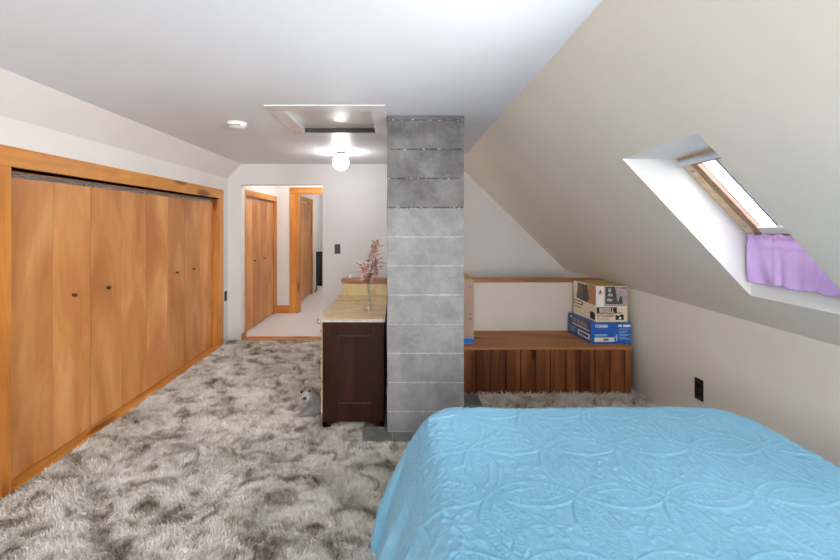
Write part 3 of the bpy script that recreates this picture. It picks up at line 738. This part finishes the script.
m = MB(); wbox(m, .0, .0, .0245, s1, Lv, .028); wbox(m, Lw-s1, .0, .0245, Lw, Lv, .028); wbox(m, s1, .0, .0245, Lw-s1, .06, .028); wbox(m, s1, Lv-.075, .0245, Lw-s1, Lv, .028)
m.build('gasket', 'brownplate', win)
m = MB(); m.poly([W(s1-.002,.068,.023), W(Lw-s1+.002,.068,.023), W(Lw-s1+.002,Lv-.083,.023), W(s1-.002,Lv-.083,.023)], [(0,1,2,3)]); m.build('window_pane', 'pane', win)
m = MB(); wbox(m, .188, .07, .014, .1935, Lv-.085, .0225); m.build('glazing_bar', 'brownplate', win)
m = MB(); wbox(m, .1935, .07, .016, .222, Lv-.085, .0225); m.build('glazing_strip', 'white', win)
m = MB(); wbox(m, .022, .012, -.030, Lw-.02, .040, -.003); m.build('vent_bar', 'vent', win, bevel=0.006)
for vd in (.10, Lv-.10):
    m = MB(); m.lathe([(0.0, .006), (.008, .005), (.0095, 0)], W(.030, vd, 0), -en, 12); m.build('screw', 'metal', win)

# lilac curtain hanging over the window's lower end
nU, nV = 90, 44; vs = []; 
yA, yB = 2.085, 1.60; zT, zBot = 1.402, 1.152
for i in range(nU+1):
    u = i/nU; y = yA+(yB-yA)*u
    for j in range(nV+1):
        v = j/nV
        fold = .006*math.sin(u*34+1.2*math.sin(3*v+u*6))+.005*math.sin(u*13+2.0*v) + .012*math.exp(-((u-.30-.02*v)/.03)**2)
        gath = .010*math.exp(-((v-.03)/.05)**2)*(1+.6*math.sin(u*70)) + .004*math.exp(-((v-.24)/.025)**2)
        x = 1.853 - .004 - fold*(.35+.65*v) - gath - .030*v*(1-v)*1.2
        z = zT+(zBot-zT)*v + .006*math.sin(u*40)*(1-v) + .004*math.sin(u*23)*v
        vs.append((x, y+.006*math.sin(v*7+u*20)*.6, z))
fs = [(i*(nV+1)+j, (i+1)*(nV+1)+j, (i+1)*(nV+1)+j+1, i*(nV+1)+j+1) for i in range(nU) for j in range(nV)]
m = MB().poly(vs, fs, True); cu_o = m.build('curtain', 'curtain', origin=(1.85, 1.85, 1.15))
sd_ = cu_o.modifiers.new('thick', 'SOLIDIFY'); sd_.thickness = 0.0025; sd_.offset = 1
tag(cu_o, 'short lilac purple curtain hanging over the lower end of the skylight', 'curtain')

# ------------------------------------------------------------------ bed
bX0, bX1, bY0, bY1, bZ = 0.175, 1.545, -0.15, 1.845, 0.60
bed = thing('bed', ((bX0+bX1)/2, (bY0+bY1)/2, 0), 'bed under a light blue embossed bedspread in the right foreground', 'bed')
MB().box((bX0+.03, bY0+.03, .34), (bX1-.03, bY1-.04, bZ-.022)).build('mattress', 'mattress', bed, bevel=0.05, seg=4)
MB().box((bX0+.03, bY0+.03, .14), (bX1-.03, bY1-.04, .338)).build('box_spring', 'mattress', bed, bevel=0.02)
for lx in (bX0+.08, bX1-.14):
    for ly in (bY0+.08, bY1-.16):
        MB().box((lx, ly, 0), (lx+.06, ly+.06, .14)).build('leg', 'mahog', bed)
# cloth grid in cloth coordinates; edges roll over and flare to the floor
rc = 0.13
ox = np.array([0, .03, .06, .085, .115, .15, .185, .21, .232, .25, .262])
od = np.array([0, .008, .035, .075, .13, .20, .285, .36, .44, .52, .588])
arc = np.concatenate([[0], np.cumsum(np.hypot(np.diff(ox), np.diff(od)))]); QM = arc[-1]
step = 0.0042
a_ = np.arange(bX0+rc-(rc+QM), bX1-rc+(rc+QM)+1e-6, step); b_ = np.arange(bY0+.02, bY1-rc+(rc+QM)+1e-6, step)
AA, BB = np.meshgrid(a_, b_, indexing='ij')
ix0, ix1, iy1 = bX0+rc, bX1-rc, bY1-rc
dx = np.where(AA < ix0, AA-ix0, np.where(AA > ix1, AA-ix1, 0)); dy = np.where(BB > iy1, BB-iy1, 0)
q = np.hypot(dx, dy); qs = np.maximum(q, 1e-9); ux, uy = dx/qs, dy/qs
q2 = np.clip(q-rc, 0, QM)
OUT = np.minimum(q, rc)+np.interp(q2, arc, ox); DR = np.interp(q2, arc, od)
per = np.where(dx != 0, BB, AA)*1.0+np.arctan2(np.abs(dy), np.abs(dx)+1e-9)*.35
hang = np.clip((q2-.06)/.45, 0, 1)
fold = hang**1.3*(.016*np.sin(per*17+1)+.010*np.sin(per*31+.5)+.006*np.sin(per*53))
corner = (np.abs(dx) > 1e-6) & (dy > 1e-6)
ang = np.arctan2(dy, np.abs(dx)+1e-9)
fold = fold + np.where(corner, hang*.028*np.sin(ang*9-.6), 0)*np.sin(np.clip(ang*2, 0, PI))
OUT = OUT+np.where(q > 0, fold, 0)
PX = np.where(dx < 0, ix0, np.where(dx > 0, ix1, AA))+ux*OUT
PY = np.where(dy > 0, iy1, BB)+uy*OUT
PZ = bZ-DR
# embossed overlapping rings
sp = 0.2775; R = sp/math.sqrt(2)*1.0
gx, gy = 0.1625, 1.40
fx = (AA-gx)/sp; fy = (BB-gy)/sp
emb = np.zeros_like(AA); inside = np.zeros_like(AA); band = np.zeros_like(AA)
rdg = lambda d, w: np.exp(-(d/w)**2)
for di in (-1, 0, 1):
    for dj in (-1, 0, 1):
        ccx = (np.round(fx)+di)*sp+gx; ccy = (np.round(fy)+dj)*sp+gy
        rx, ry = AA-ccx, BB-ccy; rr = np.hypot(rx, ry); th = np.arctan2(ry, rx)
        emb = np.maximum(emb, .0038*rdg(rr-R, .0026))
        emb = np.maximum(emb, .0032*rdg(rr-(R-.030), .0024))
        bd = ((rr < R-.004) & (rr > R-.026)).astype(float)
        band = np.maximum(band, bd*(.5+.5*np.sin(th*84)))
        inside = inside+(rr < R-.030)
lx_, ly_ = AA-np.round(fx)*sp-gx, BB-np.round(fy)*sp-gy
rr = np.hypot(lx_, ly_); th = np.arctan2(ly_, lx_)
hatch = np.maximum(rdg(((lx_+ly_*.55) % .016)-.008, .0028), rdg(((lx_-ly_*.55) % .016)-.008, .0028))
lens = (inside >= 2)
emb = np.maximum(emb, .0019*band)
emb = np.maximum(emb, np.where(lens, .0016*hatch, 0))
flr = .050*(.62+.38*np.cos(6*th)); fl_ = np.where(rr < .075, np.maximum(.0026*rdg(rr-flr, .006), .003*rdg(rr, .012)), 0)
fl2 = np.where((rr > .06) & (rr < .10) & ~lens, .0022*np.maximum(0, np.sin(8*th+.4))*np.sin((rr-.06)/.04*PI), 0)
emb = np.maximum(emb, np.maximum(fl_, fl2))
peb = .0009*(np.sin(AA*410+3*np.sin(BB*130))*np.sin(BB*380+3*np.sin(AA*150)))
emb = emb+peb*(~lens)
wr = np.zeros_like(AA)
for k in range(10):
    an = rng.uniform(0, PI); fq = rng.uniform(4, 16); wr += .0011/(1+fq*.08)*np.sin((AA*math.cos(an)+BB*math.sin(an))*fq+rng.uniform(0, 6))
emb = emb*1.45+wr
# rumple along the turned edge
edge = np.exp(-((q-rc-.02)/.05)**2)
emb = emb+edge*.0016*np.sin(per*150+4*np.sin(per*43))*np.sin(q*160+3*np.sin(per*37))
# normals from the smooth surface
Pt = np.stack([PX, PY, PZ], -1)
ta = np.gradient(Pt, axis=0); tb = np.gradient(Pt, axis=1); N = np.cross(ta, tb); N /= np.linalg.norm(N, axis=-1, keepdims=True)+1e-12
N = np.where(N[..., 2:3] < 0, -N, N)
Pt = Pt+N*emb[..., None]
Pt[..., 2] = np.maximum(Pt[..., 2], 0.006)
na, nb = AA.shape
idx = np.arange(na*nb).reshape(na, nb)
ok = (q <= rc+QM+1e-9)
fm = ok[:-1, :-1] & ok[1:, :-1] & ok[1:, 1:] & ok[:-1, 1:]
quads = np.stack([idx[:-1, :-1], idx[1:, :-1], idx[1:, 1:], idx[:-1, 1:]], -1)[fm]
def np_mesh(name, verts, faces, mat, smooth=True):
    k = faces.shape[1]; me = bpy.data.meshes.new(name)
    me.vertices.add(len(verts)); me.vertices.foreach_set('co', verts.astype(np.float32).ravel())
    me.loops.add(faces.size); me.loops.foreach_set('vertex_index', faces.astype(np.int32).ravel())
    me.polygons.add(len(faces)); me.polygons.foreach_set('loop_start', np.arange(0, faces.size, k, dtype=np.int32))
    me.polygons.foreach_set('use_smooth', np.full(len(faces), smooth))
    me.materials.append(M[mat]); me.update(calc_edges=True); me.validate(); return me
used = np.unique(quads); remap = np.full(na*nb, -1); remap[used] = np.arange(len(used))
Vq = Pt.reshape(-1, 3)[used]-np.array(ORIGIN['bed'])
me = np_mesh('bedspread', Vq, remap[quads], 'quilt')
bs = bpy.data.objects.new('bedspread', me); COL.objects.link(bs); bs.parent = bed; ORIGIN['bedspread'] = ORIGIN['bed']

# ------------------------------------------------------------------ hall and far room
hX = -1.965; hY1 = 6.60
struct(MB().box((-2.6, YB, -0.1), (1.2, 11.0, 0.0)), 'floor_hall', 'hallcarpet')
struct(MB().box((-2.6, YB+.12, 2.35), (1.2, 11.0, 2.4)), 'ceiling_hall', 'ceiling')
hc0, hc1 = 5.24, 6.52
w = MB(); w.box((hX-.1, YB+.12, 0), (hX, hc0, 2.35)); w.box((hX-.1, hc1, 0), (hX, hY1, 2.35)); w.box((hX-.1, hc0, 1.84), (hX, hc1, 2.35)); w.box((hX-.5, YB+.12, 0), (hX-.45, hY1, 2.35))
struct(w, 'wall_hall_left', 'wall')
struct(MB().box((0.6, YB+.12, 0), (0.7, hY1, 2.35)), 'wall_hall_right', 'wall')
fx0, fx1, fz = -1.60, -0.70, 1.965
w = MB(); w.box((hX-.45, hY1, 0), (fx0, hY1+.12, 2.35)); w.box((fx1, hY1, 0), (0.7, hY1+.12, 2.35)); w.box((fx0, hY1, fz), (fx1, hY1+.12, 2.35))
struct(w, 'wall_hall_end', 'wall')
struct(MB().box((dx0+.02, YB-.01, 0), (dx1-.0, YB+.13, 0.022)), 'trim_8', 'pine_x', 0.004)
struct(MB().box((dx0, YB+.005, 0), (dx0+.015, YB+.118, 0.09)), 'baseboard_hall', 'pine_y', 0.002)
struct(MB().box((hX, hY1-.016, 0), (-1.71, hY1, 0.125)), 'baseboard_end', 'pine_x', 0.002)
# hall closet casing and doors
struct(MB().box((hX, hc0-.12, 1.835), (hX+.02, hc1+.08, 1.915)), 'trim_9', 'pine_y', 0.002)
struct(MB().box((hX, hc1-.005, 0), (hX+.02, hc1+.07, 1.835)).box((hX-.06, hc1-.02, 0), (hX, hc1, 1.835)), 'trim_10', 'pine_z', 0.002)
struct(MB().box((hX, hc0-.12, 0), (hX+.02, hc0, 1.835)), 'trim_11', 'pine_z', 0.002)
struct(MB().box((hX-.04, hc0, 1.812), (hX-.015, hc1-.02, 1.834)), 'trim_12', 'track')
root = thing('bifold_door', (hX-.02, hc0, 0.03), 'wooden bifold doors of the hall closet, seen through the doorway on its left', 'closet door')
pw2 = (hc1-.025-hc0)/4
for j in range(4):
    a = hc0+pw2*j+.003; b = hc0+pw2*(j+1)-.003
    pan = MB().box((hX-.045, a, .03), (hX-.012, b, 1.805)).build('door_panel', 'door_ply', root, bevel=0.002)
    if j in (1, 2):
        yk = b-.05 if j == 1 else (a+b)/2
        if j == 1: yk = a+.05
        MB().lathe([(0.0, 0.03), (0.010, 0.029), (0.014, 0.022), (0.007, 0.012), (0.007, 0.0)], (hX-.012, yk, 0.95), (1,0,0), 14).build('knob', 'bronze', pan)
# far door casing
t = MB(); t.box((-1.735, hY1-.02, 0), (fx0+.012, hY1, fz)); t.box((fx0, hY1, 0), (fx0+.02, hY1+.12, fz))
struct(t, 'trim_13', 'pine_z', 0.002)
t = MB(); t.box((-1.735, hY1-.02, fz-.012), (fx1+.13, hY1, 2.07)); struct(t, 'trim_14', 'pine_x', 0.002)
t = MB(); t.box((fx1-.012, hY1-.02, 0), (fx1+.13, hY1, fz)); struct(t, 'trim_15', 'pine_z', 0.002)
# far room
rX = -1.76
w = MB(); w.box((rX-.1, hY1+.12, 0), (rX, 7.15, 2.35)); w.box((rX-.1, 8.42, 0), (rX, 10.8, 2.35)); w.box((rX-.1, 7.15, 1.98), (rX, 8.42, 2.35)); w.box((rX-.5, hY1+.12, 0), (rX-.45, 10.8, 2.35))
struct(w, 'wall_far_left', 'wall')
struct(MB().box((rX-.1, 10.7, 0), (1.0, 10.8, 2.35)), 'wall_far_end', 'wall')
struct(MB().box((0.6, hY1+.12, 0), (0.7, 10.7, 2.35)), 'wall_far_right', 'wall')
t = MB(); t.box((rX, 7.05, 1.90), (rX+.02, 8.50, 1.99)); struct(t, 'trim_16', 'pine_y', 0.002)
t = MB(); t.box((rX, 8.36, 0), (rX+.02, 8.50, 1.90)); struct(t, 'trim_17', 'pine_z', 0.002)
root = thing('bifold_door', (rX-.02, 7.15, 0.02), 'wooden bifold doors inside the far room, seen through the pine door frame at the hall end', 'closet door')
for j in range(4):
    a = 7.15+.305*j+.003; b = a+.299
    MB().box((rX-.03, a, .03), (rX-.004, b, 1.89)).build('door_panel', 'door_ply', root, bevel=0.002)
# dark stand seen in the far room
st = Vector((-1.655, 8.75, 0))
o = thing('metal_stand', st, 'dark metal stand with hanging dark cloth in the far room beyond the hall', 'stand')
for dxx in (-0.06, 0.10):
    MB().tube([(st.x+dxx, st.y-.10, 0.012), (st.x+dxx, st.y-.06, 0.02), (st.x+dxx, st.y, .10), (st.x+dxx, st.y, .86)], .011, 8).build('post', 'iron', o)
    MB().tube([(st.x+dxx, st.y-.16, 0.014), (st.x+dxx, st.y-.02, .045), (st.x+dxx, st.y+.14, .014)], .010, 8).build('foot', 'iron', o)
for z in (.30, .62, .86): MB().tube([(st.x-.06, st.y, z), (st.x+.10, st.y, z)], .008, 8).build('rail', 'iron', o)
m = MB(); vs = []
for i in range(13):
    for j in range(9):
        u, v = i/12, j/8; vs.append((st.x-.05+.14*u, st.y-.012-.012*math.sin(u*12)*v, .86-.74*v))
m.poly(vs, [(i*9+j, (i+1)*9+j, (i+1)*9+j+1, i*9+j+1) for i in range(12) for j in range(8)], True)
c_o = m.build('cloth', 'ink', o); s_ = c_o.modifiers.new('t', 'SOLIDIFY'); s_.thickness = .006
# added fill lamps for hall and far room, unseen above the sight line
for k, (x, y, lab) in enumerate(((-1.1, 5.9, 'added fill globe on the hall ceiling, unseen above the doorway'), (-0.6, 8.6, 'added fill globe on the far room ceiling, out of view'))):
    g = Vector((x, y, 2.35)); o = thing('ceiling_light', g, lab, 'ceiling light')
    MB().lathe([(0.0, 0.0), (0.05, 0.0), (0.05, -0.02), (0.0, -0.03)], g, (0,0,1), 20).build('canopy', 'canopy', o)
    MB().ball(g+Vector((0,0,-.10)), 0.085, seg=24).build('globe', 'hall_fill', o)

g = Vector((0.25, -1.3, CZ)); o = thing('ceiling_light', g, 'added fill globe on the bedroom ceiling, unseen behind the camera', 'ceiling light')  # fill lamp added behind the camera, never in view
MB().lathe([(0.0, 0.0), (0.052, 0.0), (0.052, -0.016), (0.040, -0.032), (0.0, -0.032)], g, (0,0,1), 28).build('canopy', 'canopy', o)
MB().ball(g+Vector((0,0,-.125)), 0.10, seg=32).build('globe', 'room_fill', o)

# ------------------------------------------------------------------ shag pile of the carpet
def pile(n, xr, yr, wid, ln):
    x = rng.uniform(*xr, n); y = rng.uniform(*yr, n)
    keep = (x > XL+.03) & (x < 2.09) & (y < 4.985)
    keep &= ~((x > -0.228) & (x < 0.702) & (y > 2.642) & (y < 3.41))
    keep &= ~((x > X0-.002) & (x < X1) & (y > Y0) & (y < Y1))
    keep &= ~((x > bx0-.01) & (y > by-.006)); keep &= ~((x > -0.53) & (y > 3.92))
    keep &= ~((x > 0.14) & (x < 1.60) & (y < 1.88))
    keep &= ~((np.hypot(x-tp.x-.03, y-tp.y-.02)) < .05)
    x, y = x[keep], y[keep]; n = len(x)
    # lay direction drifts in clumps
    phi = 2.2*np.sin(x*5.1+1.7*np.sin(y*3.3))+2.0*np.sin(y*6.3+1.9*np.sin(x*4.1))+rng.normal(0, .9, n)
    lean = np.clip(.80+.35*np.sin(x*13+2*np.sin(y*9))*np.sin(y*12)+rng.normal(0, .25, n), .05, 1.25)
    L = ln*rng.uniform(.7, 1.25, n); w = wid*rng.uniform(.7, 1.2, n)
    dxv, dyv = np.cos(phi), np.sin(phi); a2 = rng.uniform(0, PI, n); sxv, syv = np.cos(a2)*w/2, np.sin(a2)*w/2
    z1 = L*.55*np.cos(lean*.5); o1 = L*.55*np.sin(lean*.5); z2 = z1+L*.45*np.cos(lean*1.2); o2 = o1+L*.45*np.sin(lean*1.2)
    z0 = np.zeros(n)
    v = np.stack([np.stack([x-sxv, y-syv, z0], -1), np.stack([x+sxv, y+syv, z0], -1),
                  np.stack([x+dxv*o1+sxv*.9, y+dyv*o1+syv*.9, z1], -1), np.stack([x+dxv*o1-sxv*.9, y+dyv*o1-syv*.9, z1], -1),
                  np.stack([x+dxv*o2+sxv*.45, y+dyv*o2+syv*.45, z2], -1), np.stack([x+dxv*o2-sxv*.45, y+dyv*o2-syv*.45, z2], -1)], 1)
    return v
V = np.concatenate([pile(190000, (-2.1, 0.3), (1.0, 5.0), .0052, .024), pile(110000, (-1.7, 0.3), (1.0, 2.8), .0038, .024), pile(22000, (0.3, 2.13), (1.8, 3.45), .006, .034), pile(8000, (1.6, 2.13), (0.2, 1.9), .006, .034)])
n = len(V); base = np.arange(n)[:, None]*6
F_ = np.concatenate([base+np.array([[0,1,2,3]]), base+np.array([[3,2,4,5]])])
me = np_mesh('carpet_pile', V.reshape(-1, 3), F_, 'carpet', False)
o = bpy.data.objects.new('carpet_pile', me); COL.objects.link(o)
tag(o, 'mottled grey brown shag carpet covering the bedroom floor', 'carpet', None, 'stuff')

# ------------------------------------------------------------------ light
wd = bpy.data.worlds.new('sky'); scene.world = wd; wd.use_nodes = True
bg = wd.node_tree.nodes['Background']; bg.inputs[0].default_value = (0.96, 0.98, 1.0, 1); bg.inputs[1].default_value = 3.5
def area(name, loc, rot, sx, sy, power, col):
    l = bpy.data.lights.new(name, 'AREA'); l.shape = 'RECTANGLE'; l.size = sx; l.size_y = sy; l.energy = power; l.color = col
    ob = bpy.data.objects.new(name, l); COL.objects.link(ob); ob.location = loc; ob.rotation_euler = rot; return ob
area('rear_window_fill', ((wx0+wx1)/2, YR-.20, (wz0+wz1)/2), (PI/2+0.06, 0, 0), wx1-wx0, wz1-wz0, 72, (1.0, 0.975, 0.945))  # fill light added at the invented rear window
l_ = area('slope_window_fill', FILL_POS, Vector((-0.66, 0.75, 0.30)).to_track_quat('-Z', 'Y').to_euler(), 0.5, 0.6, 44, (1.0, 0.985, 0.97)); l_.data.spread = 1.9  # added fill, aimed from the invented skylight towards the closet wall

# ------------------------------------------------------------------ camera
cam = bpy.data.cameras.new('camera'); co = bpy.data.objects.new('camera', cam); COL.objects.link(co)
cam.sensor_width = 36; cam.lens = 36*400/840
cam.shift_x = (420-395)/840; cam.shift_y = (225-280)/840
co.location = (0, 0, H); co.rotation_euler = (PI/2, 0, 0); cam.clip_start = 0.02
scene.camera = co
scene.view_settings.view_transform = 'Standard'; scene.view_settings.look = 'None'; scene.view_settings.gamma = 1
scene.view_settings.use_curve_mapping = False; scene.view_settings.exposure = 0.90
scene.cycles.use_denoising = True
scene.cycles.max_bounces = 10; scene.cycles.diffuse_bounces = 6; scene.cycles.transparent_max_bounces = 12
